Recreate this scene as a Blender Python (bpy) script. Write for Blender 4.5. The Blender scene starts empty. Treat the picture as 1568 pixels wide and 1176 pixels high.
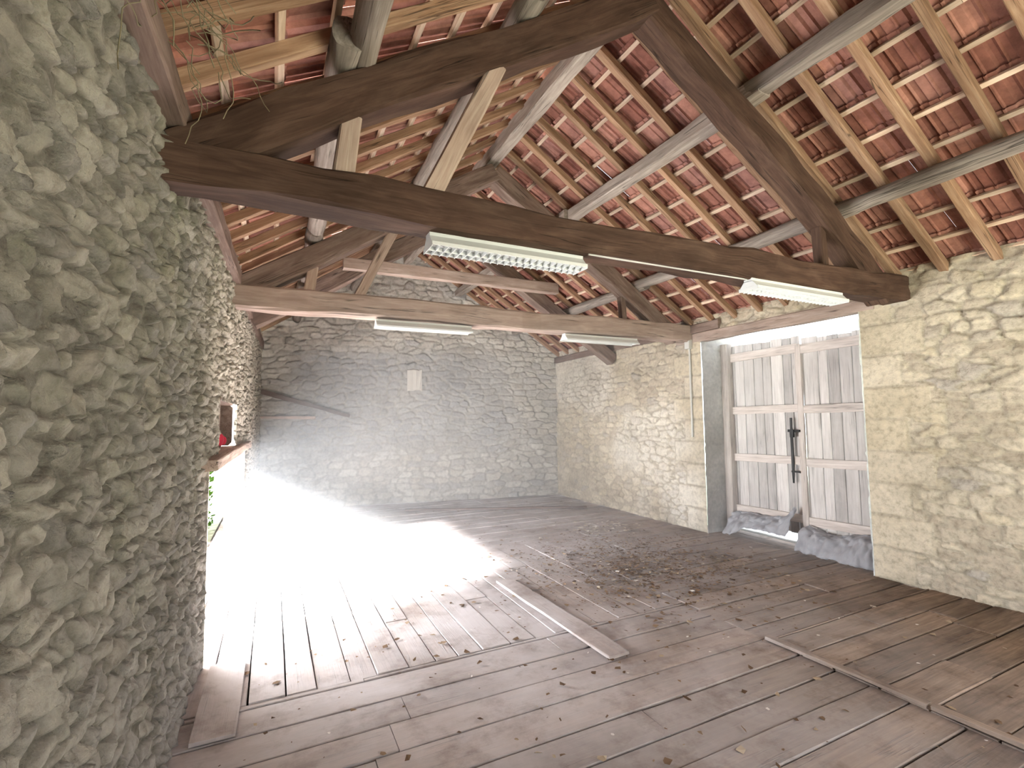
import bpy, math, random
import numpy as np
from mathutils import Vector, Matrix
random.seed(7)
rng = np.random.default_rng(7)
H = 1.6
SC = bpy.context.scene
COL = SC.collection

# ------------------------------------------------------------ numpy noise
def h2(i, j, s=0.0):
    v = np.sin(i*127.1 + j*311.7 + s*74.7)*43758.5453
    return v - np.floor(v)
def vnoise(x, y, s=0.0):
    xi, yi = np.floor(x), np.floor(y)
    xf, yf = x-xi, y-yi
    xf = xf*xf*(3-2*xf); yf = yf*yf*(3-2*yf)
    a = h2(xi, yi, s); b = h2(xi+1, yi, s); c = h2(xi, yi+1, s); d = h2(xi+1, yi+1, s)
    return (a*(1-xf)+b*xf)*(1-yf)+(c*(1-xf)+d*xf)*yf
def fbm(x, y, s=0.0, o=4):
    t = 0; a = .5
    for k in range(o):
        t = t + a*vnoise(x*2**k, y*2**k, s+k*3.1); a *= .5
    return t
def sstep(a, b, x):
    t = np.clip((x-a)/(b-a), 0, 1); return t*t*(3-2*t)

# ------------------------------------------------------------ node helpers
def newmat(name):
    m = bpy.data.materials.new(name); m.use_nodes = True
    nt = m.node_tree; nt.nodes.clear()
    out = nt.nodes.new('ShaderNodeOutputMaterial'); b = nt.nodes.new('ShaderNodeBsdfPrincipled')
    nt.links.new(b.outputs[0], out.inputs[0])
    b.inputs['Specular IOR Level'].default_value = .2
    return m, nt, b
def N(nt, t, **kw):
    n = nt.nodes.new(t)
    for k, v in kw.items(): setattr(n, k, v)
    return n
def attr(nt, name):
    n = N(nt, 'ShaderNodeAttribute'); n.attribute_name = name; return n
def noise(nt, vec, scale, detail=4, rough=.55, dist=0):
    n = N(nt, 'ShaderNodeTexNoise'); n.inputs['Scale'].default_value = scale
    n.inputs['Detail'].default_value = detail; n.inputs['Roughness'].default_value = rough
    n.inputs['Distortion'].default_value = dist
    if vec is not None: nt.links.new(vec, n.inputs['Vector'])
    return n.outputs['Fac']
def mapping(nt, vec, scale):
    n = N(nt, 'ShaderNodeMapping'); n.inputs['Scale'].default_value = scale
    nt.links.new(vec, n.inputs['Vector']); return n.outputs[0]
def ramp(nt, fac, stops):
    n = N(nt, 'ShaderNodeValToRGB'); r = n.color_ramp
    while len(r.elements) < len(stops): r.elements.new(.5)
    for e, (p, c) in zip(r.elements, stops):
        e.position = p; e.color = (c[0], c[1], c[2], 1)
    nt.links.new(fac, n.inputs[0]); return n.outputs[0]
def mix(nt, f, a, b, mode='MIX'):
    n = N(nt, 'ShaderNodeMix', data_type='RGBA', blend_type=mode)
    for sock, v in ((n.inputs[0], f), (n.inputs[6], a), (n.inputs[7], b)):
        if isinstance(v, (int, float)): sock.default_value = v
        elif isinstance(v, tuple): sock.default_value = (v[0], v[1], v[2], 1)
        else: nt.links.new(v, sock)
    return n.outputs[2]
def math_(nt, op, a, b=0., c=0., clamp=False):
    n = N(nt, 'ShaderNodeMath', operation=op); n.use_clamp = clamp
    for i, v in enumerate((a, b, c)):
        if isinstance(v, (int, float)): n.inputs[i].default_value = v
        else: nt.links.new(v, n.inputs[i])
    return n.outputs[0]
def bump(nt, b, h, strength=.4, dist=.01):
    n = N(nt, 'ShaderNodeBump'); n.inputs['Strength'].default_value = strength
    n.inputs['Distance'].default_value = dist
    nt.links.new(h, n.inputs['Height']); nt.links.new(n.outputs[0], b.inputs['Normal'])
def objco(nt):
    return N(nt, 'ShaderNodeTexCoord').outputs['Object']

def wood(name, dark, mid, light, rough=.8, bstr=.5, grain=(1.3, 16, 16), stain=.5, dust=None, dustamt=.5, dustscale=1.3, dust_light_fade=False, crack=.75):
    m, nt, b = newmat(name)
    gc = attr(nt, 'gc').outputs['Vector']; rn = attr(nt, 'rnd').outputs['Fac']
    g = noise(nt, mapping(nt, gc, grain), 1.6, 6, .62, .6)
    g2 = noise(nt, mapping(nt, gc, (2.2, 60, 60)), 1.5, 3, .6, .2)
    gg = math_(nt, 'MULTIPLY_ADD', g2, .3, math_(nt, 'MULTIPLY', g, .75))
    c = ramp(nt, gg, [(.3, dark), (.5, mid), (.68, light)])
    st = noise(nt, mapping(nt, gc, (1.1, 3, 3)), 1.3, 4, .6)
    stn = ramp(nt, st, [(.3, (1-stain, 1-stain, 1-stain)), (.6, (1, 1, 1))])
    c = mix(nt, 1., c, stn, 'MULTIPLY')
    # drying cracks running along the grain
    cn = noise(nt, mapping(nt, gc, (.55, 22, 22)), 1.0, 3, .5, .35)
    cr = ramp(nt, cn, [(.485, (1, 1, 1)), (.5, (1-crack,)*3), (.515, (1, 1, 1))])
    gate = ramp(nt, noise(nt, mapping(nt, gc, (.9, 2, 2)), 2.1, 2), [(.48, (0, 0, 0)), (.56, (1, 1, 1))])
    crg = mix(nt, gate, (1, 1, 1), cr)
    c = mix(nt, 1., c, crg, 'MULTIPLY')
    v = math_(nt, 'MULTIPLY_ADD', rn, .5, .74)
    hs = N(nt, 'ShaderNodeHueSaturation'); nt.links.new(v, hs.inputs['Value']); nt.links.new(c, hs.inputs['Color'])
    c = hs.outputs[0]
    if dust:
        oc = objco(nt)
        dn = noise(nt, oc, dustscale, 6, .65, .4)
        df = ramp(nt, dn, [(.33, (0, 0, 0)), (.62, (dustamt,)*3)])
        if dust_light_fade:   # pale dust plus painted light: stronger far / left, weaker front right
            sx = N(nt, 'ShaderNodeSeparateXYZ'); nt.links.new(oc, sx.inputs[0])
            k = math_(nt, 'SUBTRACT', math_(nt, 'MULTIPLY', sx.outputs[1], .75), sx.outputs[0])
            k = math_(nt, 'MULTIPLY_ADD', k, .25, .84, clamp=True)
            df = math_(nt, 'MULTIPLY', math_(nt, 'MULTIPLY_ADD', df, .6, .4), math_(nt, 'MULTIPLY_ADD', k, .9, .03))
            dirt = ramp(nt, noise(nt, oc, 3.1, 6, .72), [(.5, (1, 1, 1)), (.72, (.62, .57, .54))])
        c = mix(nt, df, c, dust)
        if dust_light_fade: c = mix(nt, 1., c, dirt, 'MULTIPLY')
    nt.links.new(c, b.inputs['Base Color'])
    b.inputs['Roughness'].default_value = rough
    sepc = N(nt, 'ShaderNodeSeparateColor'); nt.links.new(crg, sepc.inputs[0])
    bump(nt, b, math_(nt, 'MULTIPLY_ADD', sepc.outputs[0], .8, gg), bstr, .008)
    return m

def stone_mat(name, cols, mortar, tintcol, fine=.5, blot=None, blotamt=.6, lo=(.62, .60, .56), low=None):
    m, nt, b = newmat(name)
    a = attr(nt, 'st'); sp = N(nt, 'ShaderNodeSeparateColor'); nt.links.new(a.outputs['Color'], sp.inputs[0])
    r, g, bl = sp.outputs
    oc = objco(nt)
    c = ramp(nt, r, [(i/(len(cols)-1), k) for i, k in enumerate(cols)])
    n1 = noise(nt, oc, 22, 6, .65); n2 = noise(nt, oc, 2.3, 4, .6)
    n3 = noise(nt, oc, 75, 4, .7)
    mm = mix(nt, n2, mortar, tuple(min(1, x*1.12) for x in mortar))
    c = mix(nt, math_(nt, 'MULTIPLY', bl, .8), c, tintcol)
    if blot:
        c = mix(nt, ramp(nt, noise(nt, oc, 1.6, 6, .75), [(.48, (0, 0, 0)), (.66, (blotamt,)*3)]), c, blot)
    if low:   # paler towards the floor
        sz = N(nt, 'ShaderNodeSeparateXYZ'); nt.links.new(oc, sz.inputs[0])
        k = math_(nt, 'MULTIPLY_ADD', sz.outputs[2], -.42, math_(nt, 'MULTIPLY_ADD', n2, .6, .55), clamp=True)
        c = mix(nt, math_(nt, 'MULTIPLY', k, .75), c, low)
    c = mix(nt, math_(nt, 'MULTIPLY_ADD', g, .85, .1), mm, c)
    c = mix(nt, 1., c, ramp(nt, n1, [(.25, lo), (.5, (1, 1, 1)), (.75, (1.2, 1.19, 1.15))]), 'MULTIPLY')
    c = mix(nt, 1., c, ramp(nt, noise(nt, oc, 1.1, 5, .7), [(.32, (.72, .71, .69)), (.55, (1, 1, 1))]), 'MULTIPLY')
    nt.links.new(c, b.inputs['Base Color']); b.inputs['Roughness'].default_value = .95
    hh = math_(nt, 'MULTIPLY_ADD', n3, .4, n1)
    bump(nt, b, hh, fine, .02)
    return m

def plain(name, col, rough=.6, metal=0., var=.15, sc=12):
    m, nt, b = newmat(name)
    n = noise(nt, objco(nt), sc, 5, .6)
    c = mix(nt, n, tuple(x*(1-var) for x in col), tuple(min(1, x*(1+var)) for x in col))
    nt.links.new(c, b.inputs['Base Color']); b.inputs['Roughness'].default_value = rough
    b.inputs['Metallic'].default_value = metal
    bump(nt, b, n, .15, .005)
    return m

M = {}
M['tie_dark'] = wood('oak_dark', (.044, .024, .017), (.078, .044, .031), (.12, .074, .054), stain=.4, grain=(1.6, 9, 9))  # front truss: dark stain, with its dimmer light put into the colour
M['tie_mid'] = wood('oak_mid', (.27, .195, .16), (.38, .29, .245), (.48, .385, .335), stain=.25, grain=(1.6, 10, 10))
M['raft_mid'] = wood('oak_rafter', (.125, .08, .06), (.21, .148, .12), (.30, .23, .195), stain=.3, grain=(1.6, 10, 10))
M['log'] = wood('weathered_log', (.17, .14, .12), (.29, .247, .215), (.42, .37, .325), stain=.3)
M['strut'] = wood('pale_strut', (.33, .235, .19), (.46, .35, .29), (.57, .47, .40), stain=.2)
M['chev'] = wood('chevron_pine', (.19, .108, .065), (.33, .20, .125), (.46, .315, .21), stain=.25)
M['batt'] = wood('batten_pine', (.44, .31, .22), (.58, .44, .33), (.72, .58, .47), stain=.2, crack=.3)
M['door'] = wood('door_boards', (.40, .375, .365), (.55, .52, .50), (.68, .65, .63), stain=.2, dust=(.68, .66, .64), dustamt=.45, crack=.5)
M['doorrail'] = wood('door_rails', (.42, .36, .33), (.58, .52, .48), (.72, .66, .62), stain=.15, crack=.4)
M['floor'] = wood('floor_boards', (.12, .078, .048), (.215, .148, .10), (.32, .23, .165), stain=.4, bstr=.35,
                  dust=(.63, .60, .61), dustamt=.95, dustscale=.9, dust_light_fade=True, crack=.6)
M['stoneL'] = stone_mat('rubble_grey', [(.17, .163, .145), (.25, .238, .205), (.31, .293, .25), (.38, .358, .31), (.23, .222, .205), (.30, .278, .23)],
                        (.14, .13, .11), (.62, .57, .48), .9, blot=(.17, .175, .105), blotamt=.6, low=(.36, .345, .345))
M['stoneR'] = stone_mat('rubble_ochre', [(.40, .34, .265), (.51, .445, .35), (.60, .535, .425), (.54, .47, .35), (.45, .41, .36)],
                        (.40, .355, .28), (.78, .75, .69), .6)
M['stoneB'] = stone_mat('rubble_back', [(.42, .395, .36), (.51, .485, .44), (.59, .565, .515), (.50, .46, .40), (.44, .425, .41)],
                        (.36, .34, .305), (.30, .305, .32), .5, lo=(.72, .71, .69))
M['jamb'] = stone_mat('dressed_grey', [(.42, .41, .40), (.50, .49, .47), (.46, .45, .44)], (.40, .39, .38), (.4, .4, .4), .3, lo=(.8, .8, .8))  # shaded grey of the door reveal is put into the stone colour
M['white'] = plain('white_enamel', (.68, .70, .70), .4, 0, .06)
M['black'] = plain('black_iron', (.03, .03, .03), .5, .6, .3)
M['grey'] = plain('grey_pvc', (.55, .55, .53), .5, 0, .1)
M['tube'] = plain('tube_glass', (.9, .9, .9), .2, 0, .03)
M['tarp'] = plain('blue_grey_cloth', (.36, .36, .38), .85, 0, .35, 7)
M['red'] = plain('red_plastic', (.6, .03, .07), .5, 0, .2)
M['earth'] = plain('ground_grass', (.34, .36, .27), .95, 0, .3, 3)
M['dark'] = plain('subfloor_dark', (.05, .04, .034), .95, 0, .2)
M['vine'] = plain('dry_vine', (.22, .19, .12), .9, 0, .4)
M['leaf'] = plain('hedge_leaf', (.04, .10, .010), .8, 0, .5, 4)
M['pale'] = plain('pale_stone', (.60, .57, .52), .95, 0, .12, 9)
M['gap_refl'] = plain('pale_reflector', (.78, .78, .76), .9, 0, .05)
# tiles
m, nt, b = newmat('clay_tiles')
rn = attr(nt, 'rnd').outputs['Fac']; oc = objco(nt)
c = ramp(nt, rn, [(0, (.22, .09, .068)), (.35, (.34, .155, .115)), (.7, (.44, .22, .167)), (1, (.31, .155, .13))])
c = mix(nt, 1., c, ramp(nt, noise(nt, oc, 9, 6, .7), [(.3, (.6, .58, .58)), (.65, (1.1, 1.1, 1.1))]), 'MULTIPLY')
nt.links.new(c, b.inputs['Base Color']); b.inputs['Roughness'].default_value = .85
bump(nt, b, noise(nt, oc, 60, 3), .2, .004)
M['tile'] = m
# debris
m, nt, b = newmat('straw_and_leaf')
c = ramp(nt, attr(nt, 'rnd').outputs['Fac'], [(0, (.10, .06, .035)), (.5, (.24, .16, .10)), (.8, (.42, .34, .24)), (1, (.75, .72, .68))])
nt.links.new(c, b.inputs['Base Color']); b.inputs['Roughness'].default_value = .95
M['debris'] = m

# ------------------------------------------------------------ mesh builder
class MB:
    def __init__(s): s.v = []; s.f = []; s.gc = []; s.r = []; s.mi = []; s.sm = []
    def sweep(s, p0, p1, w, h, up=(0, 0, 1), segs=None, ch=None, jit=.003, bow=0., rnd=None, rnd_off=True, kind='box', w2=None, h2_=None, mi=0, wob=0.):
        p0 = Vector(p0); p1 = Vector(p1); d = p1-p0; L = d.length; t = d/L
        side = t.cross(Vector(up)).normalized(); u = side.cross(t)
        if rnd is None: rnd = random.random()
        if segs is None: segs = max(1, int(L/.25))
        w2 = w if w2 is None else w2; h2v = h if h2_ is None else h2_
        if kind == 'box':
            c = ch if ch is not None else min(w, h)*.08
            R = [(.5, .5-c/h), (.5-c/w, .5), (-.5+c/w, .5), (-.5, .5-c/h), (-.5, -.5+c/h), (-.5+c/w, -.5), (.5-c/w, -.5), (.5, -.5+c/h)]
        else:
            n = 14; R = [(.5*math.cos(a*2*math.pi/n), .5*math.sin(a*2*math.pi/n)) for a in range(n)]
        n = len(R); base = len(s.v); off = random.random()*40 if rnd_off else 0
        ph = random.random()*6
        for k in range(segs+1):
            q = k/segs; cw = w+(w2-w)*q; chh = h+(h2v-h)*q
            c0 = p0+d*q + u*(-bow*4*q*(1-q)) + side*(wob*math.sin(ph+q*L*1.7)) + u*(wob*.7*math.sin(ph*2+q*L*2.3))
            sc = 1+random.uniform(-1, 1)*jit/max(w, h)*2
            for (a, b_) in R:
                ja, jb = random.uniform(-jit, jit), random.uniform(-jit, jit)
                s.v.append(tuple(c0 + side*(a*cw*sc+ja) + u*(b_*chh*sc+jb)))
                s.gc.append((q*L+off, a*w+off, b_*h)); s.r.append(rnd)
        for k in range(segs):
            for i in range(n):
                a = base+k*n+i; b_ = base+k*n+(i+1) % n
                s.f.append((a, b_, b_+n, a+n)); s.mi.append(mi); s.sm.append(kind != 'box')
        s.f.append(tuple(base+i for i in range(n))[::-1]); s.mi.append(mi); s.sm.append(False)
        s.f.append(tuple(base+segs*n+i for i in range(n))); s.mi.append(mi); s.sm.append(False)
    def poly(s, pts, rnd=.5, mi=0, smooth=False):
        b_ = len(s.v)
        for p in pts: s.v.append(tuple(p)); s.gc.append(tuple(p)); s.r.append(rnd)
        s.f.append(tuple(range(b_, b_+len(pts)))); s.mi.append(mi); s.sm.append(smooth)
    def build(s, name, mats, parent=None, origin=None):
        me = bpy.data.meshes.new(name)
        me.from_pydata(s.v, [], s.f)
        a = me.attributes.new('gc', 'FLOAT_VECTOR', 'POINT'); a.data.foreach_set('vector', np.array(s.gc, 'f').ravel())
        a = me.attributes.new('rnd', 'FLOAT', 'POINT'); a.data.foreach_set('value', np.array(s.r, 'f'))
        me.polygons.foreach_set('material_index', s.mi); me.polygons.foreach_set('use_smooth', s.sm)
        if not isinstance(mats, (list, tuple)): mats = [mats]
        for m_ in mats: me.materials.append(m_)
        me.update()
        ob = bpy.data.objects.new(name, me); COL.objects.link(ob)
        if parent:
            ob.parent = parent; ob.matrix_parent_inverse = Matrix.Translation(parent.location).inverted()
        return ob
def empty(name, loc):
    e = bpy.data.objects.new(name, None); e.location = loc; e.empty_display_size = .2; COL.objects.link(e); return e

# ------------------------------------------------------------ stone sheets
def stone_fields(U, V, cw, ch, seed, relief, mort=.16, p=2.6, rough=1., dome_=.4, facet=.5):
    Uw = U + .35*cw*(fbm(U/cw*.6, V/ch*.6, seed+5)-.47)*2*rough
    Vw = V + .55*ch*(fbm(U/cw*.45+9, V/ch*.45, seed+8)-.47)*2*rough
    x = Uw/cw; y = Vw/ch
    j0 = np.floor(y)
    F1 = np.full(U.shape, 9.); F2 = np.full(U.shape, 9.); ID = np.zeros(U.shape); TL = np.zeros(U.shape)
    for dj in (-1, 0, 1):
        j = j0+dj
        off = h2(j, j*0+3, seed)
        i0 = np.floor(x-off)
        for di in (-2, -1, 0, 1, 2):
            i = i0+di
            sx = i+off+.5+(h2(i, j, seed+1)-.5)*.8
            sy = j+.5+(h2(i, j, seed+2)-.5)*.6
            d = (np.abs(x-sx)**p+np.abs((y-sy)*1.05)**p)**(1/p)
            d = d - (h2(i, j, seed+4)-.5)*.38
            idv = h2(i, j, seed+3)
            tl = (x-sx)*(h2(i, j, seed+6)-.5)*2 + (y-sy)*(h2(i, j, seed+7)-.5)*2
            tl2 = (x-sx)*(h2(i, j, seed+9)-.5)*3 + (y-sy)*(h2(i, j, seed+10)-.5)*3 + .1
            tl = np.minimum(tl, tl2)
            closer = d < F1
            F2 = np.where(closer, F1, np.minimum(F2, d))
            ID = np.where(closer, idv, ID); TL = np.where(closer, tl, TL)
            F1 = np.where(closer, d, F1)
    e = F2-F1
    e = e + (fbm(U*30, V*30, seed+20, 3)-.44)*.26*rough
    mask = sstep(mort*.3, mort, e)
    dome = sstep(0, .7, e)
    pit = sstep(.55, .75, fbm(U*26, V*26, seed+41, 3))
    hgt = relief*(mask*(.45+dome_*dome+.55*ID+facet*TL)) + relief*.55*rough*(fbm(U*18, V*18, seed+11)-.47) - relief*.3*pit*rough + .015*(fbm(U*1.3, V*1.3, seed)-.5)
    return mask, ID, hgt

def sheet(name, mat, origin, ud, nd, us, ts, top, cw, ch, seed, relief, mort=.16, holes=(), quoins=(), tint=None, vd=(0, 0, 1), flush=.03, flat=None, rough=1., dome=.4, facet=.5, p=2.6):
    us = np.asarray(us, float); ts = np.asarray(ts, float)
    U, T = np.meshgrid(us, ts, indexing='ij')
    tp = top(U) if callable(top) else np.full(U.shape, float(top))
    V = T*tp
    mask, ID, hgt = stone_fields(U, V, cw, ch, seed, relief, mort, rough=rough, dome_=dome, facet=facet, p=p)
    for (a, b_, z0, z1, edge) in quoins:   # dressed blocks beside openings; edge = u of opening side
        row = np.floor(V/.31 + .02*np.sin(U*9)); wd = np.where(row % 2 == 0, .34, .52)+(h2(row, row*0, seed)-.5)*.1
        du = np.abs(U-edge)
        inside = (U >= a) & (U <= b_) & (V >= z0) & (V <= z1) & (du < wd)
        fy = np.minimum(V/.31-row, 1-(V/.31-row))*.31
        ed = np.minimum(fy, wd-du) + (fbm(U*25, V*25, seed+2, 3)-.45)*.014
        mk = sstep(.003, .02, ed)
        mask = np.where(inside, mk, mask); ID = np.where(inside, .4+.3*h2(row, row*0+2, seed), ID)
        hgt = np.where(inside, flush*(.4+.6*mk)+.008*(fbm(U*9, V*9, seed)-.5)+.006*h2(row, row*0+7, seed), hgt)
    t = tint(U, V) if tint else np.zeros(U.shape)
    if flat is not None:
        fa = flat(U, V); hgt = hgt*(1-fa)+fa*(relief*.85+.3*relief*(fbm(U*5, V*5, seed+31)-.5)); mask = mask*(1-fa)+fa*.8
    for (a, b_, c_, d_) in holes:
        dd = np.maximum(np.maximum(a-U, U-b_), np.maximum(c_-V, V-d_))
        f = 1-sstep(.0, .05, dd)
        hgt = hgt*(1-f)+flush*f
    ud = np.array(ud, float); nd = np.array(nd, float); vd = np.array(vd, float); o = np.array(origin, float)
    P = o + U[..., None]*ud + V[..., None]*vd + hgt[..., None]*nd
    nu, nv = U.shape
    idx = np.arange(nu*nv).reshape(nu, nv)
    F = np.stack([idx[:-1, :-1], idx[1:, :-1], idx[1:, 1:], idx[:-1, 1:]], -1).reshape(-1, 4)
    cu = (.25*(U[:-1, :-1]+U[1:, :-1]+U[1:, 1:]+U[:-1, 1:])).ravel(); cv = (.25*(V[:-1, :-1]+V[1:, :-1]+V[1:, 1:]+V[:-1, 1:])).ravel()
    keep = np.ones(len(F), bool)
    for (a, b_, c_, d_) in holes: keep &= ~((cu > a) & (cu < b_) & (cv > c_) & (cv < d_))
    F = F[keep]
    me = bpy.data.meshes.new(name)
    me.vertices.add(nu*nv); me.vertices.foreach_set('co', P.reshape(-1, 3).astype('f').ravel())
    me.loops.add(len(F)*4); me.loops.foreach_set('vertex_index', F.astype('i').ravel())
    me.polygons.add(len(F)); me.polygons.foreach_set('loop_start', np.arange(0, len(F)*4, 4, dtype='i'))
    me.update(calc_edges=True); me.validate()
    me.polygons.foreach_set('use_smooth', [True]*len(me.polygons))
    col = np.stack([ID, mask, t, np.ones_like(t)], -1).reshape(-1, 4).astype('f')
    a = me.attributes.new('st', 'FLOAT_COLOR', 'POINT'); a.data.foreach_set('color', col.ravel())
    me.materials.append(mat)
    ob = bpy.data.objects.new(name, me); COL.objects.link(ob); return ob

# geometry constants
RX = 2.32; SL = .647
XR = 5.38
def XL(y): return -.52+.03*y
def zprin(x): return 4.64-SL*abs(x-RX)     # top of principal rafters
def zchev(x): return 4.83-SL*abs(x-RX)     # underside of common rafters
BL = (-.223, 9.9); BR = (5.38, 8.85)

# LEFT WALL ---------------------------------------------------
HA, HB, HT = 3.85, 6.65, 1.28          # hatch opening
NA, NB, N0, N1 = 4.3, 5.6, 1.36, 1.76  # niche
us = np.concatenate([np.arange(-1.6, 0, .03), np.arange(0, 3.2, .007), np.arange(3.2, 10.0, .018)])
ts = np.linspace(-.01, 1, 431)
def tintL(U, V): return np.clip(sstep(2.9, 4.6, U+.8*(fbm(U*2, V*2, 3)-.5)), 0, 1)
sheet('wall_left', M['stoneL'], (-.52, 0, 0), (.03, 1, 0), (1, -.03, 0), us, ts, 3.16, .115, .068, 2.0, .034, .28,
      holes=[(HA, HB, -1, HT), (NA, NB, N0, N1)], tint=tintL, rough=1.6, dome=.0, facet=1.1, p=3.4)
# reveals of the hatch and niche
ju = np.arange(0, .201, .02)
sheet('trim_1', M['stoneR'], (XL(HB)+.03, HB, 0), (-1, 0, 0), (0, -1, 0), ju, np.linspace(0, 1, 60), HT, .3, .2, 5, .015, .1)
ju = np.arange(0, .56, .02)
sheet('trim_2', M['stoneR'], (XL(HA)+.03, HA, 0), (-1, 0, 0), (0, 1, 0), ju, np.linspace(0, 1, 60), HT, .3, .2, 6, .015, .1)
mb = MB()
mb.sweep((XL(HA)-.12, HA-.15, HT+.035), (XL(HB)-.12, HB+.15, HT+.035), .42, .075, rnd=.7, jit=.004)
mb.build('trim_3', M['strut'])
mb = MB()  # niche box
mb.sweep((XL(5)-.34, NA, (N0+N1)/2), (XL(5)-.34, NB, (N0+N1)/2), .03, N1-N0, jit=.006)
mb.sweep((XL(5)-.17, NA-.01, (N0+N1)/2), (XL(5)-.17, NA+.02, (N0+N1)/2), .36, N1-N0)
mb.sweep((XL(5)-.17, NB-.02, (N0+N1)/2), (XL(5)-.17, NB+.01, (N0+N1)/2), .36, N1-N0)
mb.sweep((XL(5)-.17, NA, N1+.01), (XL(5)-.17, NB, N1+.01), .36, .03)
mb.sweep((XL(5)-.22, NA, N0-.01), (XL(5)-.22, NB, N0-.01), .28, .02)
mb.build('trim_4', M['raft_mid'])

# RIGHT WALL --------------------------------------------------
DA, DB, DT = 2.88, 4.93, 2.63
us = np.concatenate([np.arange(-1.6, .6, .04), np.arange(.6, 9.0, .016)])
ts = np.linspace(0, 1, 210)
def flatR(U, V): return sstep(.48, .58, fbm(U*.9, V*1.1, 13))*.7*sstep(DB-.2, DB+.3, U) + .3*sstep(.55, .65, fbm(U*1.2, V*1.2, 17))*(U < DA)
sheet('wall_right', M['stoneR'], (XR, 0, 0), (0, 1, 0), (-1, 0, 0), us, ts, 2.97, .21, .10, 9.0, .034, .2,
      holes=[(DA, DB, -1, 2.76)], quoins=[(DA-.8, DA, 0, 2.76, DA), (DB, DB+.8, 0, 2.76, DB)],
      tint=lambda U, V: .75*sstep(.40, .58, fbm(U*.8, V*.8, 21))*sstep(DB-.2, DB+.3, U), flat=flatR, rough=1.2, dome=.0, facet=.8, p=4)
ju = np.arange(0, .72, .02)
for nm, yy, nn in (('trim_5', DB, -1), ('trim_6', DA, 1)):
    sheet(nm, M['jamb'], (XR-.03, yy, 0), (1, 0, 0), (0, nn, 0), ju, np.linspace(0, 1, 130), 2.74, .9, .31, 15, .012, .07)
mb = MB(); mb.sweep((XR+.02, DA-.15, 2.70), (XR+.02, DB+.45, 2.70), .12, .13, rnd=.4); mb.build('door_lintel', M['tie_mid'])

# BACK WALL ---------------------------------------------------
bd = np.array([BR[0]-BL[0], BR[1]-BL[1], 0]); LB = np.linalg.norm(bd); bd /= LB; bn = np.array([bd[1], -bd[0], 0])
us = np.arange(-.25, LB+.3, .018)
def topB(U): return 4.95-SL*np.abs((BL[0]+U*bd[0])-RX)
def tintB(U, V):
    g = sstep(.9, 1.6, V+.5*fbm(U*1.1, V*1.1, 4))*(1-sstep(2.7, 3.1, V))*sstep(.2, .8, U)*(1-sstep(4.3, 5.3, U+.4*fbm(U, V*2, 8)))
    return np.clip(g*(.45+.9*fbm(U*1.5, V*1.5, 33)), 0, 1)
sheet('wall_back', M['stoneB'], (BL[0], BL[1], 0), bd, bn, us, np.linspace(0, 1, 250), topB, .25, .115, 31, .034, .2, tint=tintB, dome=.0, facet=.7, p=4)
# FRONT WALL behind the viewer, unseen; opening added to control the rear light
us = np.arange(-.75, 5.7, .04)
def topF(U): return 4.95-SL*np.abs(U-RX)
sheet('wall_front', M['stoneR'], (0, -1.5, 0), (1, 0, 0), (0, 1, 0), us, np.linspace(0, 1, 110), topF, .25, .115, 41, .03, .2, holes=[(1.7, 4.7, -1, 2.5)])

# FLOOR -------------------------------------------------------
mb = MB()
def planks(x0, x1, y0, y1, direc, w, lmin, lmax, z=0., g0=.007, g1=.02):
    if direc == 'x':
        y = y0
        while y < y1-.02:
            ww = min(w*random.uniform(.85, 1.2), y1-y)
            x = x0
            while x < x1-.05:
                L = random.uniform(lmin, lmax)
                if x == x0: L *= random.uniform(.3, 1)
                e = min(x+L, x1)
                if x1-e < .4: e = x1
                dz = random.uniform(-.004, .004)
                mb.sweep((x+.002, y+ww/2, z-.0125+dz+random.uniform(-.003, .003)), (e-.002, y+ww/2, z-.0125+dz), ww-random.uniform(g0, g1), .025, jit=.002, ch=.003, segs=max(2, int((e-x)/.4)))
                x = e
            y += ww
    else:
        x = x0
        while x < x1-.02:
            ww = min(w*random.uniform(.85, 1.2), x1-x)
            y = y0
            while y < y1-.05:
                L = random.uniform(lmin, lmax)
                if y == y0: L *= random.uniform(.3, 1)
                e = min(y+L, y1)
                if y1-e < .4: e = y1
                dz = random.uniform(-.004, .004)
                mb.sweep((x+ww/2, y+.002, z-.0125+dz+random.uniform(-.003, .003)), (x+ww/2, e-.002, z-.0125+dz), ww-random.uniform(g0, g1), .025, jit=.002, ch=.003, segs=max(2, int((e-y)/.4)))
                y = e
            x += ww
planks(-.6, 3.2, -1.5, 3.25, 'x', .22, 2.5, 3.8)
planks(3.2, 5.5, -1.5, 2.45, 'x', .24, 2.3, 2.3, .008)
planks(3.2, 5.5, 2.45, 5.6, 'x', .21, 1.5, 2.3)
planks(-.7, 3.2, 3.25, 5.6, 'y', .18, 1.2, 2.4, g0=.003, g1=.010)
planks(-.7, 5.5, 5.6, 10.2, 'x', .20, 2, 3.5)
planks(5.5, 5.9, 2.7, 5.1, 'y', .2, 2.5, 2.5)
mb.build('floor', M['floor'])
mb = MB(); mb.sweep((2.6, -1.6, -.08), (2.6, 10.3, -.08), 6.7, .05, jit=0, segs=2); mb.build('subfloor', M['dark'])
mb = MB(); mb.sweep((6.4, 2.5, -.04), (6.4, 5.3, -.04), .78, .08, jit=.002); mb.build('door_gap_reflector', M['gap_refl'])  # pale slab added outside to brighten the gap under the door
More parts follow.
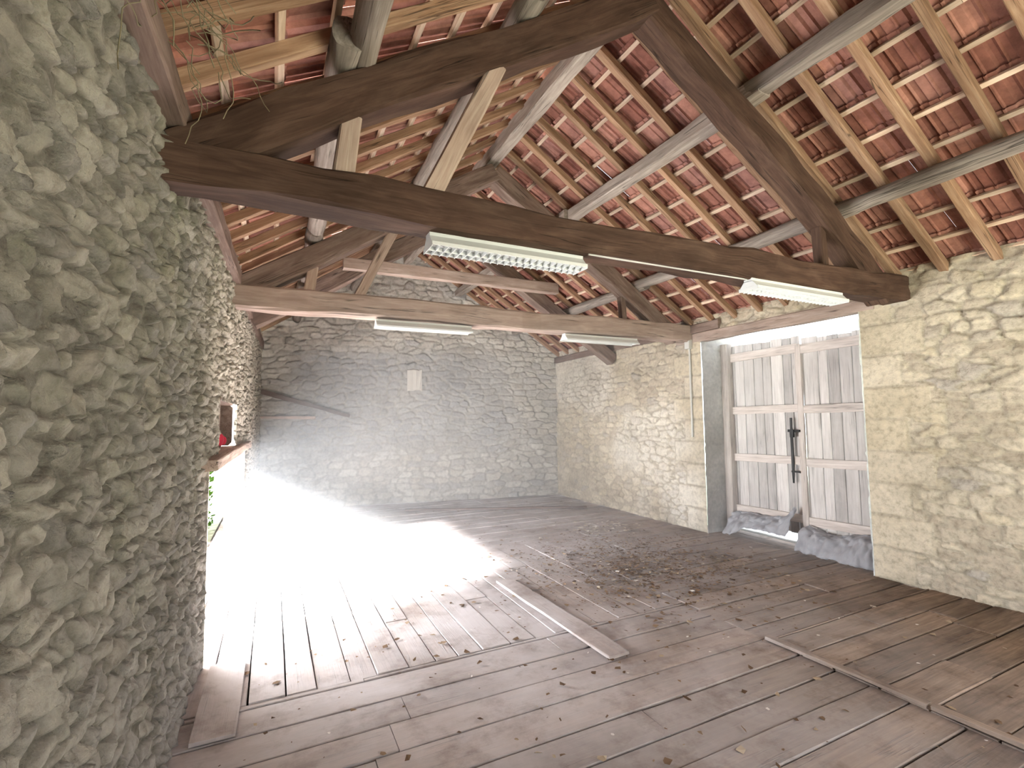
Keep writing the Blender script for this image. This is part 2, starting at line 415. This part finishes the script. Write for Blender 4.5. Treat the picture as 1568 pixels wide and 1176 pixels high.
# loose boards
mb = MB(); mb.sweep((2.10, 2.72, .018), (2.06, 4.45, .018), .17, .022, rnd=.75); mb.build('loose_plank', M['floor'])
mb = MB(); mb.sweep((3.22, 1.5, .026), (3.2, 2.45, .020), .05, .02, rnd=.85, jit=.003); mb.sweep((3.25, .3, .026), (3.22, 1.48, .026), .05, .02, rnd=.85, jit=.003); mb.build('loose_plank', M['floor'])
mb = MB(); mb.sweep((-.24, 2.95, .018), (-.23, 3.8, .018), .2, .02, rnd=.3); mb.build('loose_plank', M['floor'])
mb = MB(); mb.sweep((2.1, 8.6, .02), (5.0, 7.3, .02), .07, .025, rnd=.4); mb.build('loose_plank', M['raft_mid'])

# ROOF --------------------------------------------------------
YA, YB = -1.8, 10.4
cs = 1/math.sqrt(1+SL*SL); sn = SL*cs
tiles = MB(); chv = MB(); bat = MB()
for side in (-1, 1):
    dv = Vector((side*cs, 0, -sn)); nv = Vector((side*sn, 0, cs))
    rid = Vector((RX, 0, 4.83))
    smax = 3.95 if side < 0 else 3.70
    y = YA
    while y < YB:
        a = rid+Vector((0, y, 0))+nv*.035; bb = a+dv*smax
        chv.sweep(a+dv*.02, bb, .06+random.uniform(-.008, .012), .07, up=nv, jit=.003, wob=.004, segs=8)
        y += .36+random.uniform(-.02, .02)
    k = 0; g = .295
    while k*g < smax-.1:
        s_ = .06+k*g
        a = rid+dv*s_+nv*.085
        yy = YA
        while yy < YB:
            L = random.uniform(2.2, 3.2); e = min(yy+L, YB)
            bat.sweep(a+Vector((0, yy, 0)), a+Vector((0, e, 0))+nv*random.uniform(-.002, .002), .038, .028, up=nv, jit=.0015, ch=.002)
            yy = e+.003
        y = YA; tw = .235
        while y < YB:
            r = random.random(); dz = random.uniform(-.003, .003)
            prof = [(0, .0), (.02, .018), (.045, .018), (.06, 0), (.105, 0), (.112, -.010), (.122, -.010), (.13, 0), (.185, 0), (.195, .012), (.225, .014), (.237, .0)]
            b0 = len(tiles.v)
            for (st_, lift) in ((s_-.05, .100), (s_+.0, .103), (s_+g+.02, .128)):
                for (py, pz) in prof:
                    p = rid+dv*st_+nv*(lift+pz+dz)+Vector((0, y+py, 0))
                    tiles.v.append(tuple(p)); tiles.gc.append(tuple(p)); tiles.r.append(r)
            n = len(prof)
            for q in range(2):
                for i in range(n-1):
                    a_ = b0+q*n+i
                    tiles.f.append((a_, a_+1, a_+1+n, a_+n)); tiles.mi.append(0); tiles.sm.append(False)
            y += tw
        k += 1
tiles.build('ceiling', M['tile']); chv.build('common_rafters', M['chev']); bat.build('tile_battens', M['batt'])
mb = MB(); mb.sweep((RX, YA, 5.0), (RX, YB, 5.0), .5, .1, kind='log', segs=40); mb.build('ridge_tiles', M['tile'])

def purlin(name, x, mat, w, kind='log', ys=((-1.8, 2.7), (2.35, 5.5), (5.0, 9.75)), dz=.10):
    for (a, b_) in ys:
        m_ = MB(); z = zprin(x)+dz
        m_.sweep((x+random.uniform(-.05, .05), a, z), (x+random.uniform(-.05, .05), b_, z), w, w*.95, kind=kind, jit=.006, wob=.012, w2=w*.85, h2_=w*.82)
        m_.build(name, mat)
purlin('roof_purlin', RX-.98, M['log'], .16)
purlin('roof_purlin', RX-1.98, M['log'], .17)
purlin('roof_purlin', RX+.98, M['log'], .15, 'box')
purlin('roof_purlin', RX+2.12, M['log'], .16)
mb = MB(); mb.sweep((RX, -1.8, 4.73), (RX, 9.4, 4.73), .14, .17, jit=.006); mb.build('ridge_beam', M['log'])
mb = MB(); mb.sweep((XL(0)-.02, -1.5, 2.93), (XL(9.8)-.02, 9.7, 2.93), .16, .13, rnd=.5); mb.build('wall_plate', M['raft_mid'])
mb = MB(); mb.sweep((XR+.02, 4.6, 2.83), (XR+.02, 9.0, 2.79), .16, .12, rnd=.4); mb.build('wall_plate', M['raft_mid'])

# trusses
def truss(Y, mt, mr, ms, full=True, tie=((2.78, .24), (2.78, .24), .0)):
    e = empty('roof_truss', (RX, Y, 2.8))
    def part(nm, mat, *a, **k):
        m_ = MB(); m_.sweep(*a, **k); m_.build(nm, mat, parent=e)
    if full:
        (za, ha), (zb_, hb), bw = tie
        part('tie_beam', mt, (XL(Y)-.12, Y, za), (XR+.12, Y, zb_), .22, ha, h2_=hb, jit=.008, bow=bw, rnd=.5, wob=.010)
    zt = 4.64
    for sd, nm in ((-1, 'principal_rafter_left'), (1, 'principal_rafter_right')):
        d_end = (RX-XL(Y)-.05) if sd < 0 else (2.8 if full else 3.0)
        a = Vector((RX, Y, zt-.12)); bb = Vector((RX+sd*d_end, Y, zt-SL*d_end-.12))
        part(nm, mr, a, bb, .19, .22, up=(sd*sn, 0, cs), jit=.008, wob=.016, rnd=.5)
    if full:
        def zb(x): return zt-SL*abs(x-RX)-.22
        part('strut_inner_left', ms, (.74, Y, 2.80), (1.15, Y, zb(1.15)), .10, .15, up=(0, 1, 0), rnd=.5)
        part('strut_outer_left', ms, (.29, Y, 2.80), (.33, Y, zb(.33)), .10, .14, up=(0, 1, 0), rnd=.5)
        part('strut_right', mr, (4.22, Y, 2.85), (4.2, Y, zb(4.2)), .08, .09, up=(0, 1, 0), rnd=.6)
    else:
        part('collar_beam', ms, (.80, Y-.17, 3.68), (4.12, Y-.17, 3.68), .12, .16, rnd=.5, jit=.005)
    return e
truss(2.54, M['tie_dark'], M['tie_dark'], M['strut'], tie=((2.72, .19), (2.77, .235), .022))
truss(5.2, M['tie_mid'], M['raft_mid'], M['strut'], tie=((2.77, .22), (2.78, .24), .01))
truss(6.9, M['tie_mid'], M['raft_mid'], M['tie_mid'], full=False)

# DOOR --------------------------------------------------------
XD = 5.84
e = empty('door_1', (XD, 3.9, 0))
def leaf(nm, y0, y1, zt):
    m_ = MB(); y = y0
    while y < y1-.03:
        w = min(random.uniform(.11, .17), y1-y)
        if y1-y-w < .06: w = y1-y
        m_.sweep((XD, y+w/2, random.uniform(.10, .16)), (XD, y+w/2, zt+random.uniform(-.015, .01)), w-.008, .028, up=(1, 0, 0), jit=.002, ch=.003)
        y += w
    m_.build(nm, M['door'], parent=e)
    m_ = MB()
    for z, hh in ((1.66, .10), (1.02, .10), (2.40, .11), (.32, .1)):
        m_.sweep((XD-.035, y0+.01, z+.02), (XD-.035, y1-.01, z), .035, hh, rnd=.7, jit=.002)
    m_.build(nm+'_rails', M['doorrail'], parent=e)
leaf('leaf_far', 3.83, 4.86, 2.57); leaf('leaf_near', 2.8, 3.81, 2.53)
m_ = MB(); m_.sweep((XD-.07, 4.87, 0), (XD-.07, 4.87, 2.6), .11, .11, up=(1, 0, 0), rnd=.2); m_.sweep((XD-.045, 3.83, .15), (XD-.045, 3.83, 2.46), .07, .03, up=(1, 0, 0)); m_.build('stile', M['doorrail'], parent=e)
m_ = MB()
m_.sweep((XD-.07, 3.95, .76), (XD-.07, 3.95, 1.56), .024, .018, up=(1, 0, 0)); m_.sweep((XD-.07, 3.84, 1.40), (XD-.07, 3.99, 1.40), .025, .028)
m_.sweep((XD-.09, 3.93, 1.32), (XD-.09, 3.93, 1.41), .045, .025, up=(1, 0, 0)); m_.sweep((XD-.07, 3.86, .9), (XD-.07, 3.97, .9), .02, .025)
m_.build('lock_bar', M['black'], parent=e)

# cloth stuffed at the foot of the door
def tarp(y0, y1, hfun, seed, lift=lambda t: 0):
    nu, nv = 70, 26; v = []; f = []
    for i in range(nu+1):
        y = y0+(y1-y0)*i/nu; hh = hfun(i/nu); lf = lift(i/nu)
        for j in range(nv+1):
            t = j/nv
            x = XD-.10-.26*t**1.6-.05*math.sin(t*math.pi)
            z = .02+hh*(1-t)**.8*(1) + .05*math.sin(t*math.pi)
            k = float(fbm(np.array(y*9.), np.array(t*2.5), seed))-.47; k2 = float(fbm(np.array(y*22.), np.array(t*5), seed+2))-.47
            v.append((min(x-.20*k-.05*k2, XD-.06), y, max(.012, z+.12*k*(1-abs(2*t-1))+.04*k2)*(1-lf/.4)+lf))
    for i in range(nu):
        for j in range(nv):
            a = i*(nv+1)+j; f.append((a, a+1, a+nv+2, a+nv+1))
    me = bpy.data.meshes.new('door_foot_cloth'); me.from_pydata(v, [], f); me.materials.append(M['tarp'])
    me.polygons.foreach_set('use_smooth', [True]*len(f))
    o = bpy.data.objects.new('door_foot_cloth', me); COL.objects.link(o)
    sm = o.modifiers.new('s', 'SOLIDIFY'); sm.thickness = .008
tarp(2.9, 3.78, lambda t: .24+.04*math.sin(t*7), 3)
tarp(3.9, 4.80, lambda t: .25+.26*math.exp(-((t-.02)/.06)**2)+.03*math.sin(t*9), 8, lift=lambda t: .14*min(1, max(0, (.85-t)*5)))

# FLUORESCENT FIXTURES ---------------------------------------
def fixture(x0, x1, Y, ztop, louvre=True):
    e = empty('fluorescent_light', ((x0+x1)/2, Y, ztop))
    m_ = MB(); L = x1-x0; wt, wb, hh = .07, .16, .075
    def box(p, q, w, h, up=(0, 0, 1)): m_.sweep(p, q, w, h, up=up, jit=0, ch=.001, segs=1, rnd=.5)
    box((x0, Y, ztop-.012), (x1, Y, ztop-.012), wt, .024)
    m_.poly([(x0, Y-wt/2, ztop-.02), (x1, Y-wt/2, ztop-.02), (x1, Y-wb/2, ztop-hh), (x0, Y-wb/2, ztop-hh)])
    m_.poly([(x0, Y+wt/2, ztop-.02), (x1, Y+wt/2, ztop-.02), (x1, Y+wb/2, ztop-hh), (x0, Y+wb/2, ztop-hh)])
    for x in (x0, x1):
        m_.poly([(x, Y-wt/2, ztop-.02), (x, Y+wt/2, ztop-.02), (x, Y+wb/2, ztop-hh), (x, Y-wb/2, ztop-hh)])
    box((x0, Y-wb/2, ztop-hh), (x1, Y-wb/2, ztop-hh), .008, .02); box((x0, Y+wb/2, ztop-hh), (x1, Y+wb/2, ztop-hh), .008, .02)
    m_.build('reflector', M['white'], parent=e)
    if louvre:
        m_ = MB()
        n = int(L/.045)
        for k in range(n+1):
            x = x0+L*k/n
            m_.sweep((x, Y-wb/2, ztop-hh-.004), (x, Y+wb/2, ztop-hh-.004), .004, .026, jit=0, segs=1, ch=.0005)
        m_.sweep((x0, Y, ztop-hh-.004), (x1, Y, ztop-hh-.004), .004, .026, jit=0, segs=1, ch=.0005)
        m_.build('louvre', M['white'], parent=e)
    m_ = MB(); m_.sweep((x0+.02, Y, ztop-.05), (x1-.02, Y, ztop-.05), .028, .028, kind='log', jit=0, segs=1); m_.build('tube', M['tube'], parent=e)
fixture(.74, 1.73, 2.54, 2.608); fixture(3.18, 4.3, 2.46, 2.62)
fixture(.94, 2.0, 5.15, 2.64, False); fixture(3.24, 4.38, 5.15, 2.64, False)
mb = MB(); mb.sweep((1.74, 2.46, 2.606), (3.17, 2.46, 2.612), .010, .008, jit=.0005, segs=6); mb.build('electric_cable', M['grey'])
mb = MB(); mb.sweep((XR-.05, 5.12, 1.3), (XR-.05, 5.12, 2.62), .022, .022, up=(1, 0, 0), jit=.0005); mb.sweep((XR-.07, 5.12, 2.55), (XR-.07, 5.12, 2.68), .09, .07, up=(1, 0, 0), jit=0)
mb.build('conduit_pipe', M['grey'])

# things by the back wall
def bp(u, z, off=.06): return Vector((BL[0]+bd[0]*u+bn[0]*off, BL[1]+bd[1]*u+bn[1]*off, z))
mb = MB(); mb.sweep(bp(.05, 2.12, .1), bp(1.55, 1.66, .1), .05, .09, rnd=.2, w2=.04, h2_=.05); mb.build('wall_timber', M['raft_mid'])
mb = MB(); mb.sweep(bp(.0, 1.66), bp(.95, 1.64), .05, .045, rnd=.7); mb.build('wall_timber', M['strut'])
mb = MB(); mb.sweep(bp(2.6, 2.36, .02), bp(2.88, 2.36, .02), .08, .42, jit=.012, ch=.02, segs=5); mb.build('trim_7', M['pale'])

# red pot
mb = MB(); x0, y0 = XL(5)-.1, 5.25
prof = [(.0, .0), (.05, 0), (.062, .02), (.068, .05), (.066, .085), (.05, .11), (.03, .12), (.0, .118)]
def lathe(mb, cx, cy, z, prof, n=18, sx=1.):
    b0 = len(mb.v)
    for (r, zz) in prof:
        for a in range(n):
            an = a*2*math.pi/n; mb.v.append((cx+r*math.cos(an), cy+sx*r*math.sin(an), z+zz)); mb.gc.append((0, 0, 0)); mb.r.append(.5)
    for k in range(len(prof)-1):
        for a in range(n):
            mb.f.append((b0+k*n+a, b0+k*n+(a+1) % n, b0+(k+1)*n+(a+1) % n, b0+(k+1)*n+a)); mb.mi.append(0); mb.sm.append(True)
lathe(mb, x0, y0, N0+.015, prof, sx=1.5); lathe(mb, x0+.02, y0+.2, N0+.015, [(r*.8, z*.7) for r, z in prof]); mb.build('red_pot', M['red'])

# DEBRIS ------------------------------------------------------
mb = MB()
def flake(x, y, s, r):
    a = random.uniform(0, 6.28); k = random.randint(4, 6); pts = []
    el = random.uniform(.3, 1.)
    for i in range(k):
        t = a+i*6.28/k; rr = s*random.uniform(.6, 1.2)
        px, py = rr*math.cos(t), el*rr*math.sin(t)
        pts.append((x+px*math.cos(a)-py*math.sin(a), y+px*math.sin(a)+py*math.cos(a), .004+random.uniform(.002, .5*s)))
    mb.poly(pts, r)
for i in range(5200):
    if random.random() < .75: x, y = random.gauss(3.6, .62), random.gauss(4.3, .62)
    else: x, y = random.uniform(-.2, 5.3), random.uniform(.8, 8.5)
    if not (-.2 < x < 5.3 and .5 < y < 8.8): continue
    flake(x, y, random.choice([.006, .008, .012, .018, .028]), random.betavariate(1.2, 2))
for i in range(260): flake(random.gauss(4.2, .3), random.gauss(5.9, .2), random.choice([.01, .02, .035]), random.uniform(.85, 1))
for i in range(60): flake(random.uniform(0, 5), random.uniform(1, 6), .012, 1.)
mb.build('straw_debris', M['debris'])

# VINE --------------------------------------------------------
cu = bpy.data.curves.new('dry_vine', 'CURVE'); cu.dimensions = '3D'; cu.bevel_depth = .0018; cu.bevel_resolution = 1
for k in range(50):
    sp = cu.splines.new('POLY'); p = Vector((XL(1.7)+random.uniform(0, .25), random.uniform(1.35, 2.1), random.uniform(2.92, 3.05)))
    d = Vector((random.uniform(-.1, 1), random.uniform(-.6, .6), random.uniform(-.2, .6))).normalized()
    pts = [p.copy()]
    for i in range(14):
        d = (d+Vector((random.gauss(0, .5), random.gauss(0, .5), random.gauss(0, .35)-.08))).normalized(); p = p+d*.035
        p.z = min(p.z, zchev(p.x)-.02); p.x = max(p.x, -.42)
        pts.append(p.copy())
    sp.points.add(len(pts)-1)
    for q, pt in zip(sp.points, pts): q.co = (*pt, 1)
cu.materials.append(M['vine']); COL.objects.link(bpy.data.objects.new('dry_vine', cu))

# exterior ground and the hedge growing outside the hatch
mb = MB(); mb.poly([(-40, -40, -.12), (40, -40, -.12), (40, 50, -.12), (-40, 50, -.12)]); mb.build('ground', M['earth'])
mb = MB()
for i in range(9000):
    x = random.uniform(-3.2, -.85); y = random.uniform(7.6, 9.6); z = random.uniform(-.05, 1.9)*(1-.1*abs(x+1.8))
    s = random.uniform(.03, .07); n_ = Vector((random.gauss(0, 1), random.gauss(-.6, 1), random.gauss(.3, 1))).normalized()
    t_ = n_.orthogonal().normalized(); b2 = n_.cross(t_); c0 = Vector((x, y, z))
    mb.poly([c0-t_*s, c0-b2*s*.45, c0+t_*s, c0+b2*s*.45])
mb.build('hedge', M['leaf'])

# haze volume added for the glow around the hatch and the far end
m = bpy.data.materials.new('glow_haze'); m.use_nodes = True; nt = m.node_tree; nt.nodes.clear()
o_ = nt.nodes.new('ShaderNodeOutputMaterial'); vs = nt.nodes.new('ShaderNodeVolumeScatter')
vs.inputs['Density'].default_value = .052; vs.inputs['Anisotropy'].default_value = .1; vs.inputs['Color'].default_value = (.95, .98, 1, 1)
nt.links.new(vs.outputs[0], o_.inputs['Volume'])
X0, X1, Y0, Y1, Z0, Z1 = -.22, 5.28, 3.3, 8.75, .06, 2.54
mb = MB()
mb.v = [(X0, Y0, Z0), (X1, Y0, Z0), (X1, Y1, Z0), (X0, Y1+.9, Z0), (X0, Y0, Z1), (X1, Y0, Z1), (X1, Y1, Z1), (X0, Y1+.9, Z1)]
mb.gc = list(mb.v); mb.r = [.5]*8
mb.f = [(0, 3, 2, 1), (4, 5, 6, 7), (0, 1, 5, 4), (1, 2, 6, 5), (2, 3, 7, 6), (3, 0, 4, 7)]; mb.mi = [0]*6; mb.sm = [False]*6
mb.build('glow_haze', m)

# LIGHT -------------------------------------------------------
w = bpy.data.worlds.new('sky'); SC.world = w; w.use_nodes = True
bg = w.node_tree.nodes['Background']; bg.inputs[0].default_value = (.82, .90, 1, 1); bg.inputs[1].default_value = 3.2
def lamp(name, typ, loc, direc, energy, color, **kw):
    l = bpy.data.lights.new(name, typ); l.energy = energy; l.color = color
    for k, v in kw.items(): setattr(l, k, v)
    o = bpy.data.objects.new(name, l); o.location = loc; o.rotation_euler = Vector(direc).to_track_quat('-Z', 'Y').to_euler(); COL.objects.link(o); return o
lamp('sun', 'SUN', (-6, 0, 6), (1.7, .6, -.82), 130, (1, .975, .97), angle=math.radians(8))
lamp('hatch_skylight', 'AREA', (-.95, 5.25, .7), (1, .05, .2), 320, (.96, .97, 1), shape='RECTANGLE', size=2.6, size_y=1.15)
lamp('rear_fill', 'AREA', (3.2, -1.7, 1.3), (-.1, 1, .02), 35, (1, .95, .9), shape='RECTANGLE', size=2.8, size_y=2.2)  # added fill lamp behind the viewer, no such source known

SC.view_settings.view_transform = 'Standard'
SC.view_settings.exposure = 0.4

# CAMERA ------------------------------------------------------
cd = bpy.data.cameras.new('camera'); cam = bpy.data.objects.new('camera', cd); COL.objects.link(cam)
cd.sensor_width = 36; cd.lens = 749/1568*36; cd.clip_start = .02
R = Vector((.8988, -.438, -.0115)).normalized(); B = -Vector((.438, .8965, .0689)).normalized(); Uu = B.cross(R).normalized(); R = Uu.cross(B)
mat = Matrix(((R.x, Uu.x, B.x, 0), (R.y, Uu.y, B.y, 0), (R.z, Uu.z, B.z, H), (0, 0, 0, 1)))
cam.matrix_world = mat
SC.camera = cam
